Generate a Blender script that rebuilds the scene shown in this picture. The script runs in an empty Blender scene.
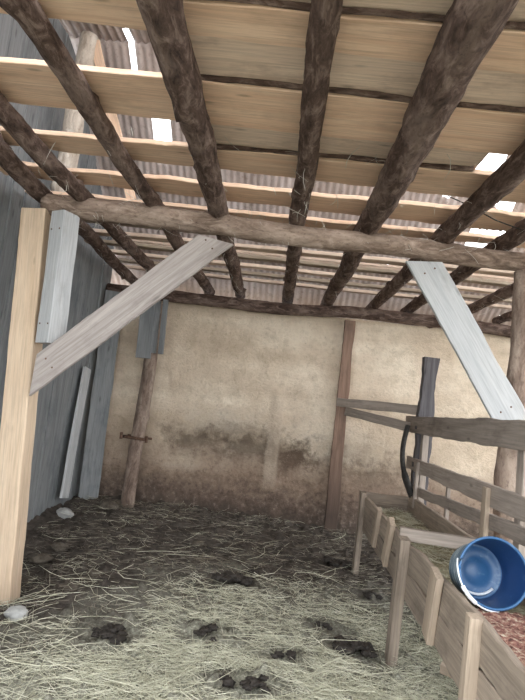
import bpy, bmesh, math, random
import numpy as np
from mathutils import Vector, Matrix, noise
R = random.Random(7)
NR = np.random.default_rng(5)
sc = bpy.context.scene
COL = sc.collection

# ------------------------------------------------------------------ camera
FPX = 550.0
yaw, pit, rho = math.radians(3.06), math.radians(6.0), math.radians(6.6)
CAM = Vector((0, 0, 1.4))
fw = Vector((-math.sin(yaw)*math.cos(pit), math.cos(yaw)*math.cos(pit), math.sin(pit)))
r0 = Vector((math.cos(yaw), math.sin(yaw), 0)); u0 = r0.cross(fw)
RT = math.cos(rho)*r0 + math.sin(rho)*u0
UP = -math.sin(rho)*r0 + math.cos(rho)*u0
cd = bpy.data.cameras.new('camera'); cam = bpy.data.objects.new('camera', cd); COL.objects.link(cam)
cam.matrix_world = Matrix(((RT.x, UP.x, -fw.x, CAM.x), (RT.y, UP.y, -fw.y, CAM.y), (RT.z, UP.z, -fw.z, CAM.z), (0, 0, 0, 1)))
cd.sensor_fit = 'HORIZONTAL'; cd.sensor_width = 36; cd.lens = 36*FPX/525; cd.clip_start = 0.05
sc.camera = cam

def _ray(u, v): return fw + RT*((u-262.5)/FPX) - UP*((v-350)/FPX)
def PY(u, v, Y): d = _ray(u, v); return CAM + d*(Y/d.y)
def PX(u, v, X): d = _ray(u, v); return CAM + d*(X/d.x)
def PZ(u, v, Z): d = _ray(u, v); return CAM + d*((Z-1.4)/d.z)

# ------------------------------------------------------------------ materials
class NT:
    def __init__(s, name, rough=0.85):
        s.m = bpy.data.materials.new(name); s.m.use_nodes = True
        s.t = s.m.node_tree; s.n = s.t.nodes; s.l = s.t.links
        s.b = s.n['Principled BSDF']; s.b.inputs['Roughness'].default_value = rough
        s.b.inputs['Specular IOR Level'].default_value = 0.2
        s.tc = s.n.new('ShaderNodeTexCoord'); s.oi = s.n.new('ShaderNodeObjectInfo')
    def lk(s, a, b): s.l.new(a, b)
    def mapped(s, scale, rnd=True):
        mp = s.n.new('ShaderNodeMapping'); s.lk(s.tc.outputs['Object'], mp.inputs['Vector'])
        mp.inputs['Scale'].default_value = scale
        if rnd:
            mu = s.n.new('ShaderNodeMath'); mu.operation = 'MULTIPLY'; mu.inputs[1].default_value = 37
            s.lk(s.oi.outputs['Random'], mu.inputs[0])
            cb = s.n.new('ShaderNodeCombineXYZ')
            for i in range(3): s.lk(mu.outputs[0], cb.inputs[i])
            s.lk(cb.outputs[0], mp.inputs['Location'])
        return mp.outputs[0]
    def noise(s, vec, scale=5, detail=5, rough=.6, dist=0):
        n = s.n.new('ShaderNodeTexNoise'); n.inputs['Scale'].default_value = scale
        n.inputs['Detail'].default_value = detail; n.inputs['Roughness'].default_value = rough
        n.inputs['Distortion'].default_value = dist; s.lk(vec, n.inputs['Vector']); return n.outputs['Fac']
    def ramp(s, f, stops):
        r = s.n.new('ShaderNodeValToRGB'); e = r.color_ramp.elements
        while len(e) < len(stops): e.new(0.5)
        for k, (p, c) in enumerate(stops):
            e[k].position = p; e[k].color = (c, c, c, 1) if isinstance(c, (int, float)) else (*c, 1)
        s.lk(f, r.inputs[0]); return r.outputs[0]
    def mix(s, f, a, b, mode='MIX'):
        m = s.n.new('ShaderNodeMix'); m.data_type = 'RGBA'; m.blend_type = mode
        for k, x in ((0, f), (6, a), (7, b)):
            if hasattr(x, 'is_output'): s.lk(x, m.inputs[k])
            elif k == 0: m.inputs[0].default_value = x
            else: m.inputs[k].default_value = (*x, 1)
        return m.outputs[2]
    def math(s, op, a, b=0.0, clamp=False):
        m = s.n.new('ShaderNodeMath'); m.operation = op; m.use_clamp = clamp
        for k, x in ((0, a), (1, b)):
            if hasattr(x, 'is_output'): s.lk(x, m.inputs[k])
            else: m.inputs[k].default_value = x
        return m.outputs[0]
    def bump(s, h, st=.5, d=.01):
        b = s.n.new('ShaderNodeBump'); b.inputs['Strength'].default_value = st; b.inputs['Distance'].default_value = d
        s.lk(h, b.inputs['Height']); s.lk(b.outputs[0], s.b.inputs['Normal'])
    def out(s, c):
        if hasattr(c, 'is_output'): s.lk(c, s.b.inputs['Base Color'])
        else: s.b.inputs['Base Color'].default_value = (*c, 1)
        return s.m
    def xyz(s):
        x = s.n.new('ShaderNodeSeparateXYZ'); s.lk(s.tc.outputs['Object'], x.inputs[0]); return x.outputs

def wood(name, light, dark, grain=1.0, var=.25, stain=(.1, .08, .06), st_amt=.4):
    t = NT(name)
    v = t.mapped((26*grain, 26*grain, 1.3))
    g = t.noise(v, 1.0, 6, .65, .6)
    c = t.mix(t.ramp(g, [(.3, 0), (.7, 1)]), dark, light)
    f = t.noise(t.mapped((90, 90, 3)), 1.0, 3)
    c = t.mix(t.math('MULTIPLY', t.ramp(f, [(.45, 0), (.62, 1)]), .35), c, tuple(x*.6 for x in dark))
    s_ = t.noise(t.mapped((5, 5, 2.2)), 1.0, 5, .7)
    c = t.mix(t.math('MULTIPLY', t.ramp(s_, [(.52, 0), (.75, 1)]), st_amt), c, stain)
    # knots
    vo = t.n.new('ShaderNodeTexVoronoi'); vo.inputs['Scale'].default_value = 1.0; t.lk(t.mapped((9, 9, 2.6)), vo.inputs['Vector'])
    c = t.mix(t.math('MULTIPLY', t.ramp(vo.outputs['Distance'], [(.05, 1), (.13, 0)]), .6), c, tuple(x*.45 for x in dark))
    hs = t.n.new('ShaderNodeHueSaturation'); t.lk(c, hs.inputs['Color'])
    t.lk(t.math('ADD', t.math('MULTIPLY', t.oi.outputs['Random'], var), 1-var/2), hs.inputs['Value'])
    t.bump(t.math('ADD', g, f), .5, .004)
    return t.out(hs.outputs[0])

def bark(name, c1, c2, c3, sc_=1.0):
    t = NT(name, .9)
    v = t.mapped((20*sc_, 20*sc_, 7*sc_))
    g = t.noise(v, 1.0, 7, .7, .8)
    c = t.ramp(g, [(.3, c1), (.5, c2), (.72, c3)])
    p = t.noise(t.mapped((7, 7, 2.5)), 1.0, 4, .6)
    c = t.mix(t.ramp(p, [(.5, 0), (.68, .55)]), c, c3)
    q = t.noise(t.mapped((60, 60, 30)), 1.0, 4)
    c = t.mix(t.ramp(q, [(.55, 0), (.7, .5)]), c, c1)
    t.bump(t.math('ADD', g, t.math('MULTIPLY', q, .4)), .9, .02)
    return t.out(c)

M = {}
M['fresh'] = wood('fresh_pine', (.93, .70, .53), (.78, .52, .36), .6, .12, (.40, .27, .18), .45)
M['orange'] = wood('orange_pine', (.78, .45, .25), (.62, .31, .16), .7, .1)
M['slab'] = wood('bark_edged_slab', (.92, .74, .60), (.74, .57, .45), .5, .12, (.36, .25, .19), .7)
M['post'] = wood('planed_post', (.80, .64, .48), (.66, .49, .34), .6, .06, (.42, .32, .24), .35)
M['grey'] = wood('weathered_grey_wood', (.50, .45, .42), (.32, .28, .26), .8, .15, (.16, .13, .12), .5)
M['palegrey'] = wood('pale_grey_wood', (.60, .60, .60), (.46, .47, .48), .5, .1, (.28, .27, .26), .5)
M['bluegrey'] = wood('blue_grey_wood', (.33, .338, .342), (.21, .218, .226), .4, .3, (.10, .12, .14), .65)
M['brown'] = wood('brown_board', (.34, .225, .17), (.21, .135, .10), .7, .1, (.08, .06, .05), .6)
M['trough'] = wood('trough_board', (.36, .295, .235), (.21, .17, .135), .7, .35, (.08, .065, .055), .7)
M['lightbatten'] = wood('light_batten', (.48, .39, .30), (.33, .26, .20), .7, .1, (.2, .16, .12), .4)
M['darkwood'] = wood('dark_grey_wood', (.17, .16, .17), (.08, .075, .08), .8, .1)
M['rail'] = wood('rail_wood', (.42, .36, .31), (.27, .23, .20), .7, .25, (.09, .075, .065), .6)
M['bark'] = bark('dark_bark', (.030, .020, .017), (.115, .075, .060), (.34, .255, .215))
M['peeled'] = bark('peeled_log', (.09, .06, .045), (.27, .195, .15), (.56, .44, .36), .8)
M['pale_log'] = bark('pale_log', (.30, .24, .19), (.60, .52, .44), (.82, .76, .68), .5)
M['polewood'] = bark('grey_pole', (.09, .062, .048), (.24, .175, .14), (.44, .355, .29), .6)

def foot(mat, h):
    # dirt worn into the lower end of a board (its own length axis)
    tr_ = mat.node_tree; bs = tr_.nodes['Principled BSDF']; lk = bs.inputs['Base Color'].links[0]; src = lk.from_socket
    tc = tr_.nodes.new('ShaderNodeTexCoord'); sx = tr_.nodes.new('ShaderNodeSeparateXYZ'); tr_.links.new(tc.outputs['Object'], sx.inputs[0])
    mr_ = tr_.nodes.new('ShaderNodeMapRange'); tr_.links.new(sx.outputs['Z'], mr_.inputs[0]); mr_.inputs[1].default_value = h*.25; mr_.inputs[2].default_value = h; mr_.inputs[3].default_value = .85; mr_.inputs[4].default_value = 0
    mx = tr_.nodes.new('ShaderNodeMix'); mx.data_type = 'RGBA'; tr_.links.new(mr_.outputs[0], mx.inputs[0]); tr_.links.new(src, mx.inputs[6]); mx.inputs[7].default_value = (.055, .042, .035, 1)
    tr_.links.new(mx.outputs[2], bs.inputs['Base Color'])
foot(M['brown'], 1.2)
# plaster wall
t = NT('old_clay_plaster', .95)
o = t.tc.outputs['Object']; X, Y_, Z = t.xyz()
n1 = t.noise(o, 1.3, 6, .6); n2 = t.noise(o, 7, 6, .7); n3 = t.noise(o, 34, 4, .7)
band = t.noise(t.mapped((.5, 1, 3.2), False), 1.0, 4, .5)
c = t.ramp(t.math('ADD', t.math('MULTIPLY', n1, .5), t.math('MULTIPLY', band, .5)), [(.3, (.48, .375, .275)), (.5, (.68, .56, .43)), (.68, (.86, .76, .62))])
c = t.mix(t.ramp(n2, [(.48, 0), (.72, .5)]), c, (.42, .33, .22))
c = t.mix(t.ramp(n3, [(.60, 0), (.72, .45)]), c, (.26, .19, .13))
def blob(cx, cz, rx, rz, nz, amt):
    a = t.math('MULTIPLY', t.math('SUBTRACT', X, cx), 1/rx); b = t.math('MULTIPLY', t.math('SUBTRACT', Z, cz), 1/rz)
    d = t.math('SQRT', t.math('ADD', t.math('MULTIPLY', a, a), t.math('MULTIPLY', b, b)))
    d = t.math('ADD', d, t.math('MULTIPLY', t.math('SUBTRACT', nz, .5), 1.9))
    return t.ramp(d, [(.25, amt), (1.30, 0)])
for (cx, cz, rx, rz, am) in ((-.40, .90, .80, .32, .8), (.10, .82, .36, .26, 1.0), (-1.05, .88, .6, .26, .7), (-.5, .22, 2.2, .40, .95), (1.1, .6, 1.0, .45, .8), (-.7, 1.1, 1.2, .3, .35), (.9, 1.0, .8, .3, .4)):
    c = t.mix(blob(cx, cz, rx, rz, n2, am), c, (.10, .072, .05))
# splashed filth along the foot of the wall
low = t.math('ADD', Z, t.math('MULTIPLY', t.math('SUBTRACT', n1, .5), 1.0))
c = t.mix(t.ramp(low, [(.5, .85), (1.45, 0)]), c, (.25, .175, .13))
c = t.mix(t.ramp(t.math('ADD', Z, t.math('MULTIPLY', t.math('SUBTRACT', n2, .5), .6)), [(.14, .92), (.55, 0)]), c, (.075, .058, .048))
n4 = t.noise(o, 16, 6, .75)
c = t.mix(t.math('MULTIPLY', t.ramp(n4, [(.52, 0), (.66, 1)]), t.ramp(Z, [(.3, .75), (1.0, .12)])), c, (.07, .05, .04))
c = t.mix(t.math('MULTIPLY', t.ramp(n4, [(.36, 1), (.46, 0)]), t.ramp(Z, [(.2, .25), (.9, .15)])), c, (.50, .41, .33))
sx_ = t.math('ABSOLUTE', t.math('SUBTRACT', t.math('ADD', X, t.math('MULTIPLY', t.math('SUBTRACT', n2, .5), .05)), -.105))
c = t.mix(t.math('MULTIPLY', t.ramp(sx_, [(.06, .45), (.095, 0)]), t.math('MULTIPLY', t.ramp(Z, [(.40, 0), (.6, 1)]), t.ramp(t.math('MULTIPLY', Z, .5), [(.74, 1), (.82, 0)]))), c, (.56, .46, .36))
# smoke-dark top edge
c = t.mix(t.ramp(t.math('ADD', Z, t.math('MULTIPLY', t.math('SUBTRACT', n2, .5), .25)), [(2.50/3, 0), (2.6/3, 0)]), c, (.2, .15, .1))
t.bump(t.math('ADD', n2, t.math('MULTIPLY', n3, .5)), .7, .03)
M['plaster'] = t.out(c)

# stable floor
t = NT('trodden_dung_and_litter', .97)
o = t.tc.outputs['Object']; X, Y_, Z = t.xyz()
n1 = t.noise(o, 1.6, 5, .6); n2 = t.noise(o, 9, 6, .7); n3 = t.noise(o, 45, 5, .75)
dirt = t.ramp(n2, [(.3, (.032, .026, .023)), (.55, (.085, .07, .06)), (.75, (.19, .165, .14))])
lit = t.ramp(n3, [(.3, (.12, .11, .085)), (.52, (.34, .335, .265)), (.68, (.60, .59, .48))])
far = t.math('ADD', Y_, t.math('MULTIPLY', t.math('SUBTRACT', n1, .5), 3.2))
lf = t.math('MULTIPLY', t.math('MINIMUM', t.math('ADD', X, .35), 0), -1.25)     # litter thins towards the left wall
far = t.math('ADD', far, lf)
k = t.ramp(t.math('MULTIPLY', far, .1), [(.34, .9), (.50, .03)])
c = t.mix(k, dirt, lit)
c = t.mix(t.math('MULTIPLY', t.ramp(n2, [(.50, 0), (.64, 1)]), .78), c, (.085, .072, .06))
t.bump(t.math('ADD', n2, t.math('MULTIPLY', n3, .6)), .9, .03)
M['floor'] = t.out(c)

def speck(name, stops, scale, bumpd=.01, rough=.9):
    t = NT(name, rough); n = t.noise(t.mapped((1, 1, 1)), scale, 5, .7)
    t.bump(n, .7, bumpd); return t.out(t.ramp(n, stops))
M['dung'] = speck('fresh_dung', [(.3, (.018, .015, .013)), (.6, (.05, .043, .037)), (.8, (.10, .09, .07))], 25, .01, .55)
M['straw'] = speck('straw', [(.3, (.34, .32, .23)), (.5, (.58, .565, .43)), (.7, (.80, .78, .64))], 9, .001)
M['strawdark'] = speck('dirty_straw', [(.3, (.12, .10, .08)), (.5, (.23, .20, .16)), (.7, (.40, .36, .29))], 7, .001)
M['cobweb'] = speck('dusty_wisps', [(.3, (.45, .42, .36)), (.7, (.75, .72, .66))], 9, .001)
M['stone'] = speck('pale_stone', [(.3, (.26, .26, .25)), (.7, (.50, .50, .48))], 12, .01)
M['clod'] = speck('dry_clod', [(.3, (.05, .042, .034)), (.7, (.17, .145, .115))], 16, .02)
M['feed'] = speck('reddish_feed', [(.36, (.09, .05, .04)), (.47, (.27, .12, .10)), (.56, (.42, .27, .20)), (.64, (.66, .60, .48))], 38, .02)
M['chaff'] = speck('hay_chaff', [(.3, (.14, .12, .08)), (.5, (.34, .31, .21)), (.7, (.58, .55, .40))], 50, .01)
M['iron'] = speck('rusty_iron', [(.3, (.05, .03, .022)), (.7, (.22, .13, .09))], 30, .003, .6)
M['rubber'] = speck('black_rubber', [(.3, (.02, .02, .02)), (.7, (.07, .065, .06))], 20, .004, .6)
t = NT('roof_sheet', .7)
n = t.noise(t.mapped((1.2, .5, .5), False), 2.0, 6, .7); n2 = t.noise(t.tc.outputs['Object'], 14, 5, .7)
X, Y_, Z = t.xyz()
sheet = t.n.new('ShaderNodeTexWhiteNoise'); sheet.noise_dimensions = '1D'
t.lk(t.math('FLOOR', t.math('MULTIPLY', X, 1.1)), sheet.inputs['W'])
c = t.ramp(n, [(.3, (.38, .32, .29)), (.5, (.56, .48, .45)), (.7, (.74, .68, .66))])
c = t.mix(t.ramp(sheet.outputs['Value'], [(.2, 0), (1, .45)]), c, (.40, .30, .23))
c = t.mix(t.ramp(n2, [(.55, 0), (.7, .5)]), c, (.22, .16, .12))
M['roof'] = t.out(c)
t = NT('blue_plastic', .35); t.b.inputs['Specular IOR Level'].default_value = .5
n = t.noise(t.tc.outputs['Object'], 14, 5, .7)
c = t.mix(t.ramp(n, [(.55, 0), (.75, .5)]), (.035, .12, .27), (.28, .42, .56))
M['blue'] = t.out(c)  # lighter, lit copy of the bucket blue, with pale scuffs
t = NT('shaded_blue_plastic', .35); t.b.inputs['Specular IOR Level'].default_value = .5
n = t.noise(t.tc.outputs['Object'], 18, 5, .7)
M['shaded_blue'] = t.out(t.mix(t.ramp(n, [(.60, 0), (.75, .35)]), (.010, .045, .16), (.12, .24, .38)))  # same bucket blue darkened: shade on the inner wall painted into the colour
t = NT('scuffed_blue_outside', .5); 
n = t.noise(t.mapped((3, 3, 30), False), 2, 5, .7)
M['bucketout'] = t.out(t.ramp(n, [(.35, (.03, .08, .15)), (.5, (.14, .22, .28)), (.62, (.62, .68, .70))]))
t = NT('white_plastic', .4); M['white'] = t.out((.85, .88, .92))

# ------------------------------------------------------------------ object helpers
def link(name, me, mat=None, parent=None):
    o = bpy.data.objects.new(name, me); COL.objects.link(o)
    if mat is not None and me is not None: me.materials.append(M[mat])
    if parent is not None: o.parent = parent
    return o
def tag(o, label=None, cat=None, group=None, kind=None):
    if label: o['label'] = label
    if cat: o['category'] = cat
    if group: o['group'] = group
    if kind: o['kind'] = kind
    return o
def empty(name, loc, label, cat, group=None):
    o = bpy.data.objects.new(name, None); COL.objects.link(o); o.location = loc
    o.empty_display_size = .1; return tag(o, label, cat, group)
def frame(p0, p1, nrm):
    z = (Vector(p1)-Vector(p0)).normalized(); y = Vector(nrm); y = (y - z*y.dot(z)).normalized(); x = y.cross(z)
    return Matrix(((x.x, y.x, z.x, p0[0]), (x.y, y.y, z.y, p0[1]), (x.z, y.z, z.z, p0[2]), (0, 0, 0, 1)))
def place(o, mw, parent=None):
    if parent is not None:
        o.parent = parent; o.matrix_basis = Matrix.Translation(parent.location).inverted() @ mw
    else: o.matrix_basis = mw
def board(name, p0, p1, w, th, nrm=(0, -1, 0), mat='grey', parent=None, wavy=.004, w1=None, warp=.006, seed=None, bev=.004, cut0=0, cut1=0):
    """sawn board from p0 to p1: width w, thickness th along nrm, edges slightly irregular"""
    p0, p1 = Vector(p0), Vector(p1); L = (p1-p0).length; w1 = w if w1 is None else w1
    n = max(3, int(L/.06)); s = R.random()*100 if seed is None else seed
    bm = bmesh.new(); rings = []
    for i in range(n+1):
        f = i/n; z = L*f; ww = w+(w1-w)*f
        a = -ww/2 + wavy*2.2*noise.noise((s, z*3.1, 0)) + wavy*noise.noise((s, z*11, 4))
        b = ww/2 + wavy*2.2*noise.noise((s+9, z*2.7, 0)) + wavy*noise.noise((s+9, z*12, 4))
        k = warp*noise.noise((s+20, z*.9, 0)); b_ = min(bev, th*.3)
        y0, y1 = -th/2+k, th/2+k
        prof = [(a+b_, y0), (b-b_, y0), (b, y0+b_), (b, y1-b_), (b-b_, y1), (a+b_, y1), (a, y1-b_), (a, y0+b_)]
        rings.append([bm.verts.new((x, y, z+x*(cut0*max(0, 1-z/.5)+cut1*max(0, 1-(L-z)/.5)))) for x, y in prof])
    for i in range(n):
        for j in range(8):
            bm.faces.new((rings[i][j], rings[i][(j+1) % 8], rings[i+1][(j+1) % 8], rings[i+1][j]))
    bm.faces.new(rings[0][::-1]); bm.faces.new(rings[-1])
    me = bpy.data.meshes.new(name); bmesh.ops.recalc_face_normals(bm, faces=bm.faces); bm.to_mesh(me); bm.free()
    o = link(name, me, mat); place(o, frame(p0, p1, nrm), parent); return o
def log(name, p0, p1, ra, rb, mat='bark', parent=None, rough=.10, bend=.02, knots=5, seg=16):
    p0, p1 = Vector(p0), Vector(p1); L = (p1-p0).length; n = max(6, int(L/.05)); s = R.random()*100
    bm = bmesh.new(); rings = []; kn = [(R.random()*L, R.random()*6.28, R.uniform(.25, .5)) for _ in range(knots)]
    for i in range(n+1):
        z = L*i/n; r = ra+(rb-ra)*i/n; e = math.sin(math.pi*i/n)
        cx = bend*e*noise.noise((s, z*.8, 1))*2; cy = bend*e*noise.noise((s, z*.8, 7))*2; ring = []
        for j in range(seg):
            a = 2*math.pi*j/seg
            rr = r*(1+rough*noise.noise((math.cos(a)*1.3+s, math.sin(a)*1.3, z*4))+rough*.7*noise.noise((math.cos(a)*4+s, math.sin(a)*4, z*14)))
            for (kz, ka, kh) in kn:
                d = (z-kz)**2/(.035**2)+((a-ka+math.pi) % (2*math.pi)-math.pi)**2/.14
                rr += r*kh*math.exp(-d)
            ring.append(bm.verts.new((cx+rr*math.cos(a), cy+rr*math.sin(a), z)))
        rings.append(ring)
    for i in range(n):
        for j in range(seg):
            bm.faces.new((rings[i][j], rings[i][(j+1) % seg], rings[i+1][(j+1) % seg], rings[i+1][j]))
    bm.faces.new(rings[0][::-1]); bm.faces.new(rings[-1])
    for f in bm.faces: f.smooth = True
    me = bpy.data.meshes.new(name); bmesh.ops.recalc_face_normals(bm, faces=bm.faces); bm.to_mesh(me); bm.free()
    o = link(name, me, mat); place(o, frame(p0, p1, (0, -1, .02) if abs((p1-p0).normalized().y) < .9 else (0, 0, 1)), parent); return o
def tube(name, pts, r, mat, parent=None, seg=8, flat=1.0):
    """round bar following points (world); mesh is local to the first point"""
    pts = [Vector(p) for p in pts]; org = pts[0].copy(); bm = bmesh.new(); rings = []
    for i, p in enumerate(pts):
        d = (pts[min(i+1, len(pts)-1)]-pts[max(i-1, 0)]).normalized()
        a = d.cross(Vector((0.13, 0.2, 1)) if abs(d.z) < .95 else Vector((1, 0, .1))).normalized(); b = d.cross(a)
        rings.append([bm.verts.new(p-org+a*r*math.cos(2*math.pi*j/seg)+b*r*flat*math.sin(2*math.pi*j/seg)) for j in range(seg)])
    for i in range(len(pts)-1):
        for j in range(seg): bm.faces.new((rings[i][j], rings[i][(j+1) % seg], rings[i+1][(j+1) % seg], rings[i+1][j]))
    bm.faces.new(rings[0][::-1]); bm.faces.new(rings[-1])
    for f in bm.faces: f.smooth = True
    me = bpy.data.meshes.new(name); bmesh.ops.recalc_face_normals(bm, faces=bm.faces); bm.to_mesh(me); bm.free()
    o = link(name, me, mat); place(o, Matrix.Translation(org), parent); return o
def lump(name, loc, rx, ry, rz, mat, sub=3, amp=.3, freq=2.0, parent=None):
    bm = bmesh.new(); bmesh.ops.create_icosphere(bm, subdivisions=sub, radius=1); s = R.random()*50
    for v in bm.verts:
        k = 1+amp*noise.noise(v.co*freq+Vector((s, 0, 0)))+amp*.5*noise.noise(v.co*freq*2.6+Vector((s, 5, 0)))
        v.co = Vector((v.co.x*rx*k, v.co.y*ry*k, v.co.z*rz*k))
    for f in bm.faces: f.smooth = True
    me = bpy.data.meshes.new(name); bm.to_mesh(me); bm.free()
    o = link(name, me, mat); place(o, Matrix.Translation(Vector(loc)), parent); return o
def strands(name, base, dirs, length, width, mat, curl=.35, droop=0.0, floor=None):
    """many thin three-sided bent stalks as one mesh"""
    N = len(base); S = 4; d = dirs/np.linalg.norm(dirs, axis=1)[:, None]
    side = np.cross(d, [0, 0, 1.]); side += 1e-4; side /= np.linalg.norm(side, axis=1)[:, None]
    c1 = NR.normal(0, curl, N); V = np.zeros((N, S, 3, 3)); upv = np.cross(side, d)
    for s in range(S):
        f = s/(S-1)-.5
        p = base + d*(length*f)[:, None] + side*(c1*length*(f*f-.08))[:, None]*1.6
        p[:, 2] -= droop*length*(f+.5)**2
        if floor is not None: p[:, 2] = np.maximum(p[:, 2], floor(p[:, 0], p[:, 1])+width*.4)
        w = width*(.6 if s in (0, S-1) else 1)
        for j, (a, b) in enumerate(((-.5, 0), (.5, 0), (0, .7))):
            V[:, s, j] = p + side*(w*a)[:, None] + upv*(w*b)[:, None]
    idx = np.arange(N*S*3).reshape(N, S, 3); F = []
    for s in range(S-1):
        for j in range(3):
            k = (j+1) % 3; F.append(np.stack([idx[:, s, j], idx[:, s, k], idx[:, s+1, k], idx[:, s+1, j]], 1))
    F = np.concatenate(F); me = bpy.data.meshes.new(name)
    org = base.mean(0); V = V.reshape(-1, 3)-org
    me.vertices.add(len(V)); me.vertices.foreach_set('co', V.ravel())
    me.loops.add(F.size); me.loops.foreach_set('vertex_index', F.ravel().astype(np.int32))
    me.polygons.add(len(F)); me.polygons.foreach_set('loop_start', (np.arange(len(F))*4).astype(np.int32))
    me.update(calc_edges=True); me.validate()
    o = link(name, me, mat); o.location = org; return o

# ------------------------------------------------------------------ floor
def fh(x, y):
    """height of the trodden litter"""
    x = np.asarray(x, float); y = np.asarray(y, float)
    h = .025*np.sin(1.7*x+.6*y)+.02*np.sin(2.9*y-1.1*x+1)+.012*np.sin(6.3*x+2.2)*np.sin(5.1*y)
    h += .10/(1+np.exp(-(y-6.0)*3.2))*1/(1+np.exp((x-1.6)*3))
    h -= .22*np.exp(-(((x+2.0)/.55)**2+((y-4.2)/.8)**2))
    h -= .03/(1+np.exp(-(x-.7)*8))
    h *= 1/(1+np.exp(-(y-.2)*3))
    return h
def fz(x, y): return float(fh(x, y))
def fine(x, y):
    p = Vector((x, y, 0)); v = .04*noise.noise(p*3.2)+.036*noise.noise(p*8)+.024*noise.noise(p*19)+.013*noise.noise(p*40)
    c = max(0, noise.noise(p*12+Vector((40, 0, 0)))-.2)*.08
    return v+c
xs = np.concatenate([np.linspace(-14, -2.6, 8)[:-1], np.linspace(-2.6, 2.9, 340), np.linspace(2.9, 14, 8)[1:]])
ys = np.concatenate([np.linspace(-16, 1.4, 9)[:-1], np.linspace(1.4, 7.0, 340), np.linspace(7.0, 14, 6)[1:]])
vs = []
for y in ys:
    for x in xs:
        inside = -2.7 < x < 3 and 1.3 < y < 7.1
        vs.append((x, y, fz(x, y)+(fine(x, y) if inside else -.02)))
nx = len(xs); fs = [(j*nx+i, j*nx+i+1, (j+1)*nx+i+1, (j+1)*nx+i) for j in range(len(ys)-1) for i in range(nx-1)]
me = bpy.data.meshes.new('floor'); me.from_pydata(vs, [], fs)
for p in me.polygons: p.use_smooth = True
tag(link('floor', me, 'floor'), kind='structure')

# ------------------------------------------------------------------ walls
def grid_wall(name, x0, x1, z0, z1, y, mat, amp=.02, step=.05, thick=.25):
    nx = int((x1-x0)/step); nz = int((z1-z0)/step); bm = bmesh.new(); g = []
    for k in range(nz+1):
        row = []
        for i in range(nx+1):
            x = x0+(x1-x0)*i/nx; z = z0+(z1-z0)*k/nz
            rel = .022 if (name == 'wall_back' and .45 < z < 1.62 and abs(x+.105) < .10-.02*z) else 0
            row.append(bm.verts.new((x, y-rel-amp*noise.noise((x*1.3, z*1.7, 3))-amp*.6*noise.noise((x*5, z*5, 8)), z)))
        g.append(row)
    for k in range(nz):
        for i in range(nx): bm.faces.new((g[k][i], g[k][i+1], g[k+1][i+1], g[k+1][i]))
    b = [bm.verts.new(p) for p in ((x0, y+thick, z0), (x1, y+thick, z0), (x1, y+thick, z1), (x0, y+thick, z1))]
    bm.faces.new(b[::-1])
    bm.faces.new([b[0], b[3]]+[g[k][0] for k in range(nz, -1, -1)]); bm.faces.new([b[2], b[1]]+[g[k][nx] for k in range(nz+1)])
    bm.faces.new([b[3], b[2]]+[g[nz][i] for i in range(nx, -1, -1)]); bm.faces.new([b[1], b[0]]+[g[0][i] for i in range(nx+1)])
    for f in bm.faces: f.smooth = len(f.verts) == 4 and f.verts[0].co.y < y+.1
    me = bpy.data.meshes.new(name); bm.to_mesh(me); bm.free(); return tag(link(name, me, mat), kind='structure')
wb = grid_wall('wall_back', -2.75, 4.6, -.3, 2.62, 6.80, 'plaster')

def ramp_roof_z(y): return 2.95+(7.1-y)*.75 if y > 4.8 else 4.675-(4.8-y)*.06
def multi_box(name, boxes, mat, kind='structure'):
    bm = bmesh.new()
    for (x0, x1, y0, y1, z0, z1a, z1b) in boxes:      # top may slope from y0 to y1
        v = [bm.verts.new(p) for p in ((x0, y0, z0), (x1, y0, z0), (x1, y1, z0), (x0, y1, z0), (x0, y0, z1a), (x1, y0, z1a), (x1, y1, z1b), (x0, y1, z1b))]
        for f in ((3, 2, 1, 0), (4, 5, 6, 7), (0, 1, 5, 4), (1, 2, 6, 5), (2, 3, 7, 6), (3, 0, 4, 7)): bm.faces.new([v[i] for i in f])
    me = bpy.data.meshes.new(name); bm.to_mesh(me); bm.free(); return tag(link(name, me, mat), kind=kind)
bx = []; y = 1.1
while y < 6.78:
    w = min(R.uniform(.17, .30), 6.79-y); o_ = R.uniform(0, .025)
    a, b = y+.004, y+w-.004
    bx.append((-2.42-o_, -2.385-o_, a, b, -.35, ramp_roof_z(a)-.03, ramp_roof_z(b)-.03)); y += w
for z in (.5, 1.5, 2.5): bx.append((-2.55, -2.445, 1.1, 6.79, z, z+.1, z+.1))
multi_box('wall_left', bx, 'bluegrey')

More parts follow.
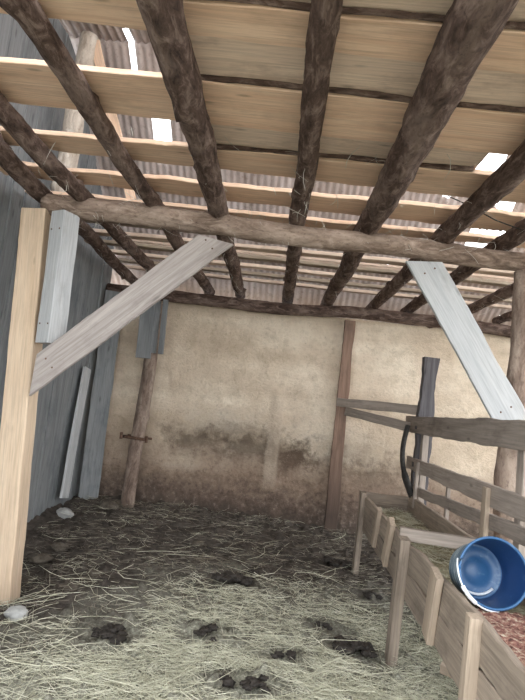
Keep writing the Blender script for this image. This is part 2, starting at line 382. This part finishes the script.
# ------------------------------------------------------------------ corrugated roof over the loft
def hole(x, y):
    for (x0, x1, y0, y1) in HOLES:
        if x0 < x < x1 and y0 < y < y1: return True
    return False
HOLES = [(-1.86, -1.80, 4.55, 5.16), (-1.72, -1.52, 5.32, 5.75), (1.50, 1.95, 5.30, 5.66), (1.86, 2.30, 6.12, 6.40), (2.05, 2.22, 5.66, 6.05),
         (1.74, 1.95, 4.82, 5.0), (2.6, 2.85, 5.2, 6.0), (-.5, -.47, 5.2, 5.5), (2.25, 2.45, 4.85, 5.3)]
for (u, v) in ((445, 193), (470, 205), (388, 265), (449, 196), (500, 318), (393, 196), (160, 190), (497, 205)):
    d = _ray(u, v); k = d.z/d.y; yy = (2.95+7.1*.75-1.4)/(k+.75); xx = d.x/d.y*yy
    HOLES.append((xx-.018, xx+.018, yy-.02, yy+.02))
def roof_mesh(name, prof, xs0, xs1, step_y):
    pitch = .076; n = int((xs1-xs0)/pitch*8); bm = bmesh.new(); rows = []
    Y = []; (ya, za), (yb, zb) = prof; m = int(abs(yb-ya)/step_y)
    for k in range(m+1):
        f = k/m; y = ya+(yb-ya)*f; z = za+(zb-za)*f; row = []
        for i in range(n+1):
            x = xs0+(xs1-xs0)*i/n
            row.append(bm.verts.new((x, y, z+.009*math.sin(2*math.pi*x/pitch)+.01*noise.noise((math.floor(x*1.1)*3.3, y*.8, 2)))))
        rows.append(row)
    for k in range(m):
        for i in range(n):
            c = (rows[k][i].co+rows[k+1][i+1].co)/2
            if not hole(c.x, c.y): bm.faces.new((rows[k][i], rows[k][i+1], rows[k+1][i+1], rows[k+1][i]))
    for f in bm.faces: f.smooth = True
    me = bpy.data.meshes.new(name); bm.to_mesh(me); bm.free(); o = tag(link(name, me, 'roof'), kind='structure')
    md = o.modifiers.new('thickness', 'SOLIDIFY'); md.thickness = .006; md.offset = 1; return o
roof_mesh('ceiling', ((4.8, 4.675), (7.6, 2.575)), -2.6, 4.6, .04)
roof_mesh('ceiling', ((1.7, 4.495), (4.83, 4.683)), -2.6, 4.6, .12)

# ------------------------------------------------------------------ frame of logs and posts
tb = log('tie_beam', PY(52, 205, 4)+Vector((-.05, 0, 0)), PY(560, 266, 4), .088, .070, 'peeled', rough=.09, bend=.03, knots=3)
tag(tb, 'long pale peeled log crossing the shed under all the joists', 'beam')
wp = log('wall_plate', (-2.38, 6.70, 2.655), (4.4, 6.70, 2.64), .075, .07, 'bark', bend=.03)
tag(wp, 'dark log lying along the top of the plastered back wall', 'beam')

ord_ = ['first', 'second', 'third', 'fourth', 'fifth', 'sixth', 'seventh', 'eighth', 'ninth', 'tenth']
#        X near, X far, y near, r near, r far
JO = [(-1.97, -2.10, 1.9, .066, .06), (-1.715, -1.69, 1.5, .062, .058), (-1.20, -1.135, 1.2, .056, .062), (-.62, -.735, 1.2, .084, .062),
      (-.015, -.125, 1.2, .055, .07), (.505, .37, 1.2, .098, .072), (1.12, .94, 1.2, .075, .065), (1.60, 1.375, 1.2, .070, .06),
      (2.23, 2.0, 1.2, .07, .055), (2.75, 2.52, 1.2, .065, .05)]
JL = ['rough log joist nearest the left board wall, ending over the tan post',
      'greyish log joist beside the left wall, second from the left',
      'slim bark-covered log joist lit pale on its upper left side, third from the left',
      'thick brown log joist left of centre, above the left diagonal brace',
      'thin straight log joist near the middle of the ceiling, running almost upright in the picture',
      'thickest dark log joist, right of centre, with a bent wire beside it',
      'dark log joist crossing the tie beam just above the right diagonal brace',
      'log joist right of the right diagonal brace, whose far end shows past the brace',
      'thin dark log joist at the right edge, second from the right',
      'short visible end of the log joist furthest to the right']
def joist_x(i, y): a = JO[i]; return a[0]+(a[1]-a[0])*(y-2.0)/(7.0-2.0)
for i, (xa, xb, y0, ra, rb) in enumerate(JO):
    o = log('ceiling_joist', (joist_x(i, y0), y0, 2.92-ra-.002), (joist_x(i, 7.0), 7.0, 2.905-rb-.03), ra, rb, 'bark', bend=.016, knots=9, rough=.13)
    tag(o, JL[i], 'joist', 'log joists under the loft')

# loft boards laid across the joists: (label, x0, x1, ynear left/right, yfar left/right, mat, wavy)
ZL = 2.922
def loft(label, xa, xb, ya0, ya1, yb0, yb1, mat, wavy=.006, th=.03, dz=0, name='loft_plank'):
    """ya0..ya1 = near and far edge at the left end, yb0..yb1 at the right end"""
    z = ZL+th/2+dz
    o = board(name, (xa, (ya0+ya1)/2, z), (xb, (yb0+yb1)/2, z), ya1-ya0, th, (0, 0, -1), mat, wavy=wavy, w1=yb1-yb0, warp=.004)
    return tag(o, label, 'plank', 'planks of the loft floor')
loft('grey bark-edged plank nearest the viewer at the top of the picture', -2.3, 4.2, 1.15, 1.62, 1.15, 1.64, 'slab', .02)
loft('dark-edged rough plank along the very top edge of the picture', -.9, 3.6, 1.56, 2.08, 1.56, 2.10, 'slab', .012, dz=.034)
loft('fresh tan plank across the top of the ceiling, left of the thickest joist', -2.3, .86, 1.93, 2.06, 1.985, 2.23, 'fresh')
loft('orange plank at the top right corner of the ceiling', .88, 3.4, 1.985, 2.21, 1.99, 2.22, 'orange')
loft('grey bark-edged plank in the wide flat band between the first and second tan planks', -.72, 1.36, 2.12, 2.60, 2.12, 2.66, 'slab', .014, dz=.034)
loft('wide fresh tan plank running the full width, second from the top', -2.3, 3.6, 2.43, 2.82, 2.62, 3.02, 'fresh')
loft('grey bark-edged plank behind the wide tan plank, ending beside the bright roof opening', -.74, .97, 2.80, 3.30, 2.90, 3.34, 'slab', .014, dz=.034)
loft('fresh tan plank with a pale near edge, third tan one from the top', -2.3, 3.8, 3.18, 3.38, 3.19, 3.68, 'fresh', .012)
loft('rough tan plank just in front of the tie beam with a frayed bright edge', -2.3, 4.0, 3.70, 3.92, 3.80, 4.22, 'fresh', .02)
loft('narrow tan plank lying directly above the tie beam', -2.3, 4.0, 4.22, 4.40, 4.30, 4.45, 'fresh', .012)
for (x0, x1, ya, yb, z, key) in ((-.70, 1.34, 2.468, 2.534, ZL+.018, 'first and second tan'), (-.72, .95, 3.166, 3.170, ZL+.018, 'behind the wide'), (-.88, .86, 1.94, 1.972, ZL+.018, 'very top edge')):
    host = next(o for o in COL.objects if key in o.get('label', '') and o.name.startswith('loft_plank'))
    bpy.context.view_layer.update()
    e = board('edge_strip', (x0, ya, z), (x1, yb, z), .015, .026, (0, 0, -1), 'bark', wavy=.008)  # thin dark strip along the near plank edge below the slab
    mw_ = e.matrix_basis.copy(); e.parent = host; e.matrix_basis = host.matrix_basis.inverted() @ mw_; e['label'] = 'dark strip along the plank edge'
BT = [(4.86, .13), (5.26, .12), (5.62, .10), (5.98, .10), (6.32, .09), (6.62, .08)]
for i, (yy, w) in enumerate(BT):
    o = board('roof_batten', (-2.3, yy+R.uniform(-.03, .03), ZL+.0225), (4.1, yy+R.uniform(-.02, .06), ZL+.0225), w, .035, (0, 0, -1), 'slab' if i % 2 else 'lightbatten', wavy=.008)
    tag(o, 'pale narrow batten on the joists beyond the tie beam, %s one back from it' % ord_[i], 'batten', 'narrow battens between tie beam and back wall')

# loft timbers seen through the openings
b = PY(66, 172, 4.62); o = log('loft_post', (b.x, 4.62, ZL), (b.x+.02, 4.62, 4.58), .09, .08, 'pale_log', bend=.02)
tag(o, 'pale upright log in the loft seen through the gaps between planks at upper left', 'post')
a = PY(142, 172, 4.68); c_ = PY(95, 42, 4.62); o = board('loft_strut', (a.x, 4.68, ZL+.02), c_, .09, .03, (0, -1, 0), 'fresh')
tag(o, 'slanting tan strut in the loft beside the pale upright log', 'strut')
for i, yy in enumerate((5.22, 5.95, 6.62)):
    o = board('roof_purlin', (-2.37, yy, ramp_roof_z(yy)-.052), (4.3, yy, ramp_roof_z(yy)-.052), .09, .04, (0, -.6, -.8), 'slab')
    tag(o, 'grey purlin against the underside of the back roof slope, %s below the ridge' % ord_[i], 'purlin', 'purlins of the back roof slope')

CA, CB, CC = 1.0, -.75, .55
# left tan post, with bolted offcut and brace
o = board('wooden_post', PY(-2, 640, 3.98), PY(38, 212, 3.98), .185, .17, (0, -1, 0), 'post', wavy=.003, bev=.008)
tag(o, 'tall tan squared post at the left edge carrying the tie beam', 'post')
o = board('packing_board', PY(50, 344, 3.93), PY(66, 214, 3.93), .13, .16, (-.45, -1, 0), 'palegrey', wavy=.003)
tag(o, 'short pale grey thick board fixed to the right side of the tan post', 'board')
o = board('diagonal_brace', PY(34, 375, 3.86), PY(216, 240, 3.86), .215, .035, (0, -1, 0), 'grey', wavy=.004, cut0=CA, cut1=CB)
tag(o, 'weathered grey diagonal brace board from the tan post up to the tie beam', 'brace', 'diagonal braces')
o = board('diagonal_brace', PY(515, 428, 3.88), PY(424, 262, 3.88), .225, .035, (0, -1, 0), 'palegrey', wavy=.004, cut1=CC)
tag(o, 'pale whitish diagonal brace board at the right, between tie beam and right post', 'brace', 'diagonal braces')
rp = PY(524, 300, 4.0)
o = log('round_post', (rp.x+.03, 4.0, -.25), (rp.x, 4.0, 2.60), .085, .08, 'polewood', rough=.12, bend=.03)
tag(o, 'grey round post cut by the right edge of the picture, behind the manger rails', 'post')

def nails(o, pts_):
    for p in pts_:
        bm = bmesh.new(); bmesh.ops.create_uvsphere(bm, u_segments=8, v_segments=6, radius=.007)
        me = bpy.data.meshes.new('nail'); bm.to_mesh(me); bm.free(); q = link('nail', me, 'iron', o)
        q.location = p; q.scale = (1, .5, 1)
for o in list(COL.objects):
    if o.name.startswith('diagonal_brace') or o.name.startswith('packing_board'):
        bb = [Vector(b_) for b_ in o.bound_box]; L = max(b_.z for b_ in bb); ys_ = [b_.y for b_ in bb]
        front = max(ys_) if (o.matrix_basis.to_3x3() @ Vector((0, 1, 0))).y < 0 else min(ys_)
        nails(o, [(dx, front, z) for z in (.14, L-.14) for dx in (-.04, .04)])
# back-left pole with clamp and boards
pt = empty('support_pole', PY(126, 508, 6.5), 'worn round pole with an iron clamp standing near the left of the back wall', 'post')
log('pole_shaft', PY(126, 512, 6.5), PY(152, 350, 6.5), .08, .078, 'polewood', pt, bend=.01)
log('pole_head', PY(151, 352, 6.5), PY(158, 304, 6.55), .08, .07, 'polewood', pt, bend=.005)
a = PY(122, 436, 6.37); b = PY(147, 440, 6.37)
cl = tube('pipe_clamp', [a, a.lerp(b, .5)+Vector((0, -.015, 0)), b], .018, 'iron', pt)
for q in (a, b): tube('clamp_bolt', [q+Vector((0, -.03, -.03)), q+Vector((0, -.03, .045))], .018, 'iron', pt)
tube('clamp_bar', [a+Vector((0, .24, 0)), b+Vector((0, .24, 0))], .015, 'iron', pt)
for (u0_, v0_, u1_, v1_, Y, w, th, lab) in ((143, 358, 149, 302, 6.36, .17, .05, 'wide pale blue-grey short board hanging over the top of the clamped pole'),
                                 (153.5, 353, 159, 301, 6.42, .055, .05, 'narrow dark short board, middle of three at the head of the clamped pole'),
                                 (160.5, 354, 166, 300, 6.38, .06, .05, 'narrow pale short board, rightmost of three at the head of the clamped pole')):
    o = board('short_board', PY(u0_, v0_, Y), PY(u1_, v1_, Y), w, th, (0, -1, 0), 'bluegrey', wavy=.002); tag(o, lab, 'board', 'short boards at the pole head')

# planks leaning on the left wall
o = board('leaning_plank', PX(64, 498, -2.30), PX(87, 368, -2.34), .20, .03, (1, 0, 0), 'palegrey'); tag(o, 'pale grey upright plank leaning on the left board wall', 'plank', 'planks against the left wall')
o = board('leaning_plank', (-2.22, 6.62, .05), (-2.26, 6.62, 2.62), .23, .03, (.5, -1, 0), 'bluegrey'); tag(o, 'tall blue-grey plank in the left back corner beside the plaster', 'plank', 'planks against the left wall')

# middle post on the back wall with two bars
o = board('upright_board', PY(329, 540, 6.70), PY(350, 321, 6.70), .15, .07, (0, -1, 0), 'brown', wavy=.006, w1=.12); tag(o, 'reddish brown upright board standing against the middle of the back wall', 'post')
o = board('crossbar', PY(338, 402, 6.60), PY(428, 411, 5.74), .10, .05, (0, -1, 0), 'rail'); tag(o, 'upper grey bar from the brown upright board to the dark stake', 'bar')
o = board('crossbar', PY(346, 411, 6.62), PY(409, 427, 5.84), .10, .04, (-.3, -1, 0), 'rail'); tag(o, 'lower slanting bar from the brown upright board to the top manger rail', 'bar')
ds = board('stake', PY(416, 512, 5.72), PY(431, 358, 5.72), .15, .10, (0, -1, 0), 'darkwood', wavy=.012); tag(ds, 'dark blackened stake standing up behind the far end of the trough', 'stake')

# ------------------------------------------------------------------ manger rails behind the trough
XR = 1.36
def rr(u, v): return PX(u, v, XR)
mr = empty('manger_rails', (XR, 4.0, 0), 'grey plank railing with pickets standing along the back of the feed trough', 'railing')
def rail(a, b, w, th=.035, mat='rail', name='rail', x=XR, near=1.7):
    p, q = PX(*a, x), PX(*b, x); d = (q-p); k = (near-p.y)/d.y; q = p+d*k
    return board(name, p, q, w, th, (-1, 0, 0), mat, mr, wavy=.006)
rail((407, 424), (525, 436), .175)
rail((408, 462), (525, 509), .13)
rail((414, 490), (525, 536), .085)
for (a, b, w, m, x) in (((414, 508), (417, 462), .05, 'rail', XR-.035), ((483, 540), (488, 488), .075, 'lightbatten', XR-.035), ((446, 520), (450, 480), .05, 'rail', XR+.035)):
    p, q = PX(*a, x), PX(*b, x); board('picket', (x, p.y, p.z), (x, p.y, q.z), w, .03, (-1, 0, 0), m, mr)
for (yy, z1) in ((5.62, 1.5), (3.3, 1.5), (1.9, 1.5)):
    board('stile', (XR+.055, yy, -.02), (XR+.055, yy, z1), .09, .06, (-1, 0, 0), 'rail', mr)
pts = []
for k in range(15):
    f = k/14; u = 408-7*math.sin(math.pi*min(1, f*1.05))+3*f; v = 425+72*f; p = PY(u, v, 5.62); pts.append(p)
o = tube('rubber_strap', pts, .05, 'rubber', seg=8, flat=.5); tag(o, 'black rubber strap bowed around the far end of the manger rails', 'strap')

# ------------------------------------------------------------------ feed trough
X0, X1, Y0, Y1, ZR = .87, 1.33, 1.55, 5.66, .69
tr = empty('feed_trough', ((X0+X1)/2, 3.6, 0), 'long wooden feed trough on legs running along the right side', 'trough')
def tb_(name, p0, p1, w, th, n, mat='trough', **k): return board(name, p0, p1, w, th, n, mat, tr, **k)
FX = .855
for (ya, yb, z, w) in ((1.5, 3.62, .60, .165), (1.55, 3.6, .43, .165), (3.6, 5.66, .60, .165), (3.63, 5.66, .44, .14)):
    tb_('side_board', (FX, ya, z), (FX, yb, z), w, .03, (-1, 0, 0), wavy=.008)
tb_('back_board', (X1, Y0, .56), (X1, Y1, .56), .30, .03, (-1, 0, 0))
tb_('end_board', (FX+.02, Y1, .55), (X1-.02, Y1, .55), .28, .03, (0, -1, 0))
tb_('bottom_board', ((X0+X1)/2, Y0, .385), ((X0+X1)/2, Y1-.02, .385), .42, .03, (0, 0, 1))
# far legs and near legs
def leg(u0_, v0_, u1_, v1_, w, name='leg', mat='trough', x=.82, th=.05, zb=None):
    p, q = PX(u0_, v0_, x), PX(u1_, v1_, x)
    return tb_(name, (x, q.y, (fz(x, q.y)-.03) if zb is None else zb), (x, p.y, p.z), w, th, (-1, 0, 0), mat)
leg(363, 492, 356, 560, .12)
leg(404, 538, 391, 652, .10, th=.06, x=.81)
leg(475, 616, 465, 700, .06, zb=-.03, mat='lightbatten')
for (a, b, w) in (((379, 509), (373, 545), .07), ((392, 521), (384, 562), .10), ((437, 573), (427, 638), .115)):
    p, q = PX(*a, .82), PX(*b, .82); tb_('side_batten', (.822, q.y, q.z), (.822, p.y, p.z), w, .035, (-1, 0, 0), 'lightbatten')
for yy in (2.35, 3.9, 5.5):
    tb_('leg', (1.385-.02*(yy > 5), yy-.12, -.05), (1.37, yy-.12, .66), .08, .05, (-1, 0, 0))
o = board('cross_plank', (.80, 3.60, .722), (1.34, 3.52, .722), .075, .06, (0, -1, 0), 'rail'); tag(o, 'short grey plank lying across the trough beside the bucket', 'plank')
# bedding in the trough
def heap(name, x0, x1, y0, y1, zf, mat, label, cat):
    nx_, ny_ = 24, int((y1-y0)/.02); bm = bmesh.new(); g = []
    for j in range(ny_+1):
        row = []
        for i in range(nx_+1):
            x = x0+(x1-x0)*i/nx_; y = y0+(y1-y0)*j/ny_; row.append(bm.verts.new((x, y, zf(x, y))))
        g.append(row)
    for j in range(ny_):
        for i in range(nx_): bm.faces.new((g[j][i], g[j][i+1], g[j+1][i+1], g[j+1][i]))
    e = [bm.verts.new(p) for p in ((x0, y0, .402), (x1, y0, .402), (x1, y1, .402), (x0, y1, .402))]
    bm.faces.new(e[::-1])
    bm.faces.new([e[0], e[1]]+g[0][::-1]); bm.faces.new([e[2], e[3]]+g[-1]); bm.faces.new([e[3], e[0]]+[g[j][0] for j in range(ny_+1)]); bm.faces.new([e[1], e[2]]+[g[j][-1] for j in range(ny_, -1, -1)])
    for v in bm.verts: v.co -= Vector((x0, y0, 0))
    for f in bm.faces: f.smooth = len(f.verts) == 4
    me = bpy.data.meshes.new(name); bm.to_mesh(me); bm.free(); o = link(name, me, mat); o.location = (x0, y0, 0); return tag(o, label, cat, kind='stuff')
def zfeed(x, y): return .50+.075*max(0, min(1, (3.25-y)/.3))+.02*noise.noise((x*7, y*5, 0))+.012*noise.noise((x*25, y*25, 3))+.008*noise.noise((x*60, y*60, 9))
heap('loose_feed', X0+.005, X1-.02, Y0+.02, 2.72, lambda x, y: zfeed(x, y)+.015, 'feed', 'reddish chopped feed in the near end of the trough in front of the bucket', 'feed')
heap('hay_chaff', X0+.005, X1-.02, 2.73, Y1-.03, lambda x, y: zfeed(x, y)-.01+.05*(y > 3.6), 'chaff', 'pale hay chaff filling the far length of the trough', 'hay')

# bucket on its side
rimc = PY(494, 573, 2.70); basec = PY(475, 571, 2.97)
ax = (basec-rimc); Lb = ax.length; axn = ax.normalized()
bk = empty('blue_bucket', rimc+Vector((0, .1, -.17)), 'blue plastic bucket lying on its side in the trough with its mouth to the viewer', 'bucket')
def lathe(name, prof, seg, mat, parent, mw):
    bm = bmesh.new(); rings = []
    for (r, z) in prof:
        rings.append([bm.verts.new((r*math.cos(2*math.pi*j/seg), r*math.sin(2*math.pi*j/seg), z)) for j in range(seg)] if r > 1e-6 else [bm.verts.new((0, 0, z))])
    for a, b in zip(rings, rings[1:]):
        for j in range(seg):
            k = (j+1) % seg
            if len(a) == 1 and len(b) > 1: bm.faces.new((a[0], b[k], b[j]))
            elif len(b) == 1 and len(a) > 1: bm.faces.new((a[j], a[k], b[0]))
            elif len(a) > 1: bm.faces.new((a[j], a[k], b[k], b[j]))
    for f in bm.faces: f.smooth = True
    me = bpy.data.meshes.new(name); bmesh.ops.recalc_face_normals(bm, faces=bm.faces); bm.to_mesh(me); bm.free()
    o = link(name, me, mat); place(o, mw, parent); return o
mw = frame(rimc, basec, (0, 0, 1))
RB, RS = .154, .134
# inner wall, outer wall, each a shell of its own
ins = lathe('bucket_inside', [(RB-.004, .002), (RS-.004, Lb-.012)], 64, 'shaded_blue', bk, mw)
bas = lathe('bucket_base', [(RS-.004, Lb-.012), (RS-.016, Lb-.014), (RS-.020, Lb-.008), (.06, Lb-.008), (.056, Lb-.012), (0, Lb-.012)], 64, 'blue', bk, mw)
out = lathe('bucket_body', [(RB-.003, 0), (RB+.001, .0), (RB+.001, .03), (RB-.002, .034)]+[(RB-.002-(RB-RS)*(z-.034)/(Lb-.034), z) for z in np.linspace(.05, Lb, 12)]+[(RS-.012, Lb+.002), (0, Lb)], 64, 'bucketout', bk, mw)
rim = [mw @ Vector((RB*1.012*math.cos(a), RB*1.012*math.sin(a), .002)) for a in np.linspace(0, 2*math.pi, 65)]
tube('bucket_rim', rim, .0065, 'blue', bk, seg=10)
def rim_angle(v): return max((math.radians(d) for d in range(360)), key=lambda a: (mw.to_3x3() @ Vector((math.cos(a), math.sin(a), 0))).dot(Vector(v)))
a0 = rim_angle((-.74, 0, -.67))
def hp(a): d = (a-a0)/1.0; e = max(0, 1-d*d); return mw @ Vector(((RB+.012)*math.cos(a), (RB+.012)*math.sin(a), .02-.045*e))
hd = [hp(a) for a in np.linspace(a0-1.0, a0+1.0, 40)]
tube('bucket_handle', hd, .004, 'white', bk, seg=8)
tube('handle_grip', [hp(a) for a in np.linspace(a0-.27, a0+.27, 8)], .010, 'white', bk, seg=10)
# old limescale crust on the lower side of the base
lo = min(range(360), key=lambda d: (mw @ Vector((math.cos(math.radians(d)), math.sin(math.radians(d)), 0))).z)
cr = [mw @ Vector((.108*math.cos(a), .108*math.sin(a), Lb-.016)) for a in np.linspace(math.radians(lo-48), math.radians(lo+38), 20)]
tube('dried_milk_crust', cr, .011, 'white', bk, seg=8, flat=.6)

# ------------------------------------------------------------------ dung, stones, offcut
def ground(u, v):
    p = PZ(u, v, 0)
    for _ in range(6): p = PZ(u, v, fz(p.x, p.y))
    return p
DC = []
def dung(u, v, n, spread, r, label):
    c = ground(u, v); r *= .92; n = int(n*1.9); DC.append((c.x, c.y, spread+.09)); e = empty('dung_heap', (c.x, c.y, c.z), label, 'dung', 'dung heaps on the litter')
    for i in range(n):
        a = R.random()*6.28; d = spread*math.sqrt(R.random()); q = R.uniform(.6, 1.15)*r
        x, y = c.x+d*math.cos(a)*1.3, c.y+d*math.sin(a)
        lump('dung_lump', (x, y, fz(x, y)+q*.3+.03), q, q*R.uniform(.7, 1.2), q*.55, 'dung', 3, .7, 2.2, e)
dung(352, 655, 9, .10, .045, 'large wet dark dung heap on pale litter in front of the trough')
dung(232, 584, 6, .10, .05, 'dark dung heap in the centre of the floor, beside three small droppings')
dung(336, 567, 4, .07, .055, 'small dark dung heap nearest the far leg of the trough')
dung(330, 633, 2, .06, .03, 'tiny dark dung dab just above the large wet heap')
dung(372, 601, 3, .06, .032, 'flattened dark dung between the heap by the trough and its big leg')
dung(105, 642, 8, .10, .034, 'crumbly brown dung pile at lower left of the floor')
dung(245, 688, 6, .10, .03, 'half-buried dung patch at the bottom edge, left of centre')
dung(284, 662, 3, .05, .028, 'small trampled dung print right of the bottom middle')
dung(210, 640, 5, .09, .03, 'crumbled dung among straw at the middle of the foreground')
for (u, v, lab) in ((252, 577, 'round dropping directly right of the central dung heap'), (262, 580, 'middle small round dropping of the three beside the central heap'), (270, 580, 'rightmost small round dropping beside the central heap')):
    p = ground(u, v); r_ = .045 if u < 255 else .026
    tag(lump('dropping', (p.x, p.y, p.z+r_*.6), r_, r_, r_*.8, 'dung', 3, .2), lab, 'dung', 'round droppings')
for (u, v, r_, lab) in ((64, 516, .09, 'pale stone at the foot of the left wall plank'), (16, 617, .07, 'pale grey stone at the foot of the tan post'), (378, 548, .06, 'small pale stone under the far half of the trough')):
    p = ground(u, v); tag(lump('stone', (p.x, p.y, p.z+r_*.3), r_, r_*.9, r_*.6, 'stone', 3, .3, 1.2), lab, 'stone')
p = ground(458, 690); o = board('wood_offcut', (p.x-.07, p.y+.08, .045), (p.x+.10, p.y-.04, .03), .085, .06, (0, -.3, 1), 'lightbatten'); tag(o, 'small tan wooden block on the floor under the near trough leg', 'block')
CL = [(110, 508, .10), (40, 560, .08), (70, 588, .06), (150, 560, .06), (22, 584, .09), (200, 545, .05), (300, 548, .05), (60, 548, .07), (95, 575, .05), (180, 520, .06), (285, 522, .05), (130, 540, .045)]
CLL = ['dark dirt clod at the foot of the clamped pole', 'dark clod between the left wall and the tan post, the upper one', 'small clod in the lower left litter near the tan post', 'clod on the bare dark ground below the clamped pole', 'large dark clod directly beside the tan post',
       'small clod on dark ground in the middle of the far floor', 'small clod right of the centre, in front of the back wall', 'clod right of the pale stone by the left wall', 'small clod below the pale stone by the left wall', 'clod at the foot of the back wall right of the clamped pole', 'clod at the foot of the back wall below the plastered strip', 'little clod in front of the clamped pole']
for (u, v, r_), lab in zip(CL, CLL):
    p = ground(u, v); tag(lump('dirt_clod', (p.x, p.y, p.z+r_*.2), r_*1.2, r_, r_*.5, 'clod', 3, .45, 2), lab, 'clod', 'dirt clods on the floor')

# ------------------------------------------------------------------ straw
def scatter(n, dens):
    out = []
    while len(out) < n:
        x = NR.uniform(-2.2, 1.5, 4000); y = NR.uniform(1.7, 6.7, 4000); k = NR.uniform(0, 1, 4000) < dens(x, y)
        for (cx, cy, cr) in DC: k &= ((x-cx)/1.3)**2+(y-cy)**2 > cr*cr
        out.extend(zip(x[k], y[k]))
    return np.array(out[:n])
def patch(x, y, s=1.0):
    return .5+.5*np.sin(2.3*x*s+1.3*y*s+.7)*np.sin(1.9*y*s-1.7*x*s)+.25*np.sin(5.1*x*s+2)*np.sin(4.3*y*s)
def d_main(x, y):
    e = y+np.minimum(x+.35, 0)*-1.25
    return np.clip((4.75-e)/1.5, .03, 1)*np.clip(patch(x, y, 1.6)*.7+patch(x, y, 4.1)*.6-.25, .05, 1)
def d_fine(x, y): return np.clip((4.8-y-np.minimum(x+.1, 0)*-1.5)/1.2, .01, 1)*np.clip(patch(x, y, 2.3)*.6+.45, .1, 1)
def lay(n, dens, l0, l1, w0, w1, name, mat, label, up=.12, zoff=.025, curl=.35):
    xy = scatter(n, dens); z = fh(xy[:, 0], xy[:, 1])+NR.uniform(0.004, zoff, n)+.012
    a = NR.uniform(0, 2*np.pi, n); d = np.stack([np.cos(a), np.sin(a), NR.normal(0, up, n)], 1)
    o = strands(name, np.concatenate([xy, z[:, None]], 1), d, NR.uniform(l0, l1, n), NR.uniform(w0, w1, n), mat, curl, floor=fh)
    return tag(o, label, 'straw', kind='stuff')
lay(8500, d_main, .06, .24, .0014, .0034, 'straw_litter', 'straw', 'pale yellow-green straw litter spread over the front and middle of the floor', .16, .05, .6)
lay(3000, lambda x, y: np.clip((y-3.2)/2, .1, .8)*np.clip(patch(x, y, 1.4)+.2, .1, 1), .06, .22, .0022, .004, 'trampled_straw', 'strawdark', 'dirty trampled straw on the dark ground towards the back wall', .08)
lay(16000, d_fine, .02, .09, .0012, .0026, 'fine_litter', 'straw', 'fine broken hay making a soft pale layer on the floor in front of the trough', .2, .03, .5)
lay(260, lambda x, y: np.clip((5.4-y)/2, .02, 1), .35, .6, .003, .005, 'long_straw', 'straw', 'scattered long curved straw stalks lying on top of the litter', .1, .05, .6)
# hay in the trough
n = 900; xy = np.stack([NR.uniform(X0+.05, X1-.05, n), NR.uniform(3.08, 5.6, n)], 1); z = np.array([zfeed(*q) for q in xy])+.03+.04*(xy[:, 1] > 3.6); a = NR.normal(1.57, .7, n)
tag(strands('hay_wisps', np.concatenate([xy, z[:, None]], 1), np.stack([np.cos(a), np.sin(a), NR.normal(0, .08, n)], 1), NR.uniform(.05, .16, n), NR.uniform(.002, .004, n), 'straw', .3), 'loose hay stalks lying on the chaff in the trough', 'hay', kind='stuff')
# straw and dusty web wisps caught on joists, beam and planks
B = []; 
for _ in range(520):
    r_ = R.random()
    if r_ < .45:
        i = R.randrange(len(JO)); y = R.uniform(3.0, 6.6); B.append((joist_x(i, y)+R.uniform(-.08, .08), y, 2.76+R.uniform(-.03, .12)))
    elif r_ < .75:
        x = R.uniform(-1.9, 1.6); B.append((x, 4+R.uniform(-.09, .09), 2.72+R.uniform(-.07, .06)))
    else:
        B.append((R.uniform(-2.2, 2.2), R.choice([3.06, 3.74, 4.25, 4.86, 5.26])+R.uniform(-.03, .06), 2.91+R.uniform(-.01, .02)))
B = np.array(B); n = len(B); d = NR.normal(0, 1, (n, 3)); d[:, 2] = -np.abs(d[:, 2])*.8-.2
tag(strands('hanging_wisps', B, d, NR.uniform(.05, .2, n), NR.uniform(.002, .0045, n), 'cobweb', .6), 'dusty straw and cobweb wisps hanging from the joists, beam and planks', 'wisps', kind='stuff')

# wires
o = tube('bent_wire', [PY(497, 8, 1.95), PY(493, 30, 2.0), PY(487, 49, 2.02), PY(481, 50, 2.03)], .005, 'iron'); tag(o, 'bent dark wire hook sticking out beside the thickest joist', 'wire')
pts = [PY(u, v, 3.6+.001*u*.2) for u, v in ((448, 196), (470, 206), (495, 220), (530, 233), (560, 243))]
o = tube('slack_wire', pts, .004, 'rubber'); tag(o, 'thin dark wire slung between the joists at the right', 'wire')

# ------------------------------------------------------------------ light
w = bpy.data.worlds.new('overcast_sky'); sc.world = w; w.use_nodes = True
bgn = w.node_tree.nodes['Background']; bgn.inputs[0].default_value = (.94, .97, 1.0, 1); bgn.inputs[1].default_value = 2.6
vs_ = sc.view_settings; vs_.view_transform = 'Standard'; vs_.look = 'None'; vs_.gamma = 1; vs_.use_curve_mapping = False; vs_.exposure = 0.92
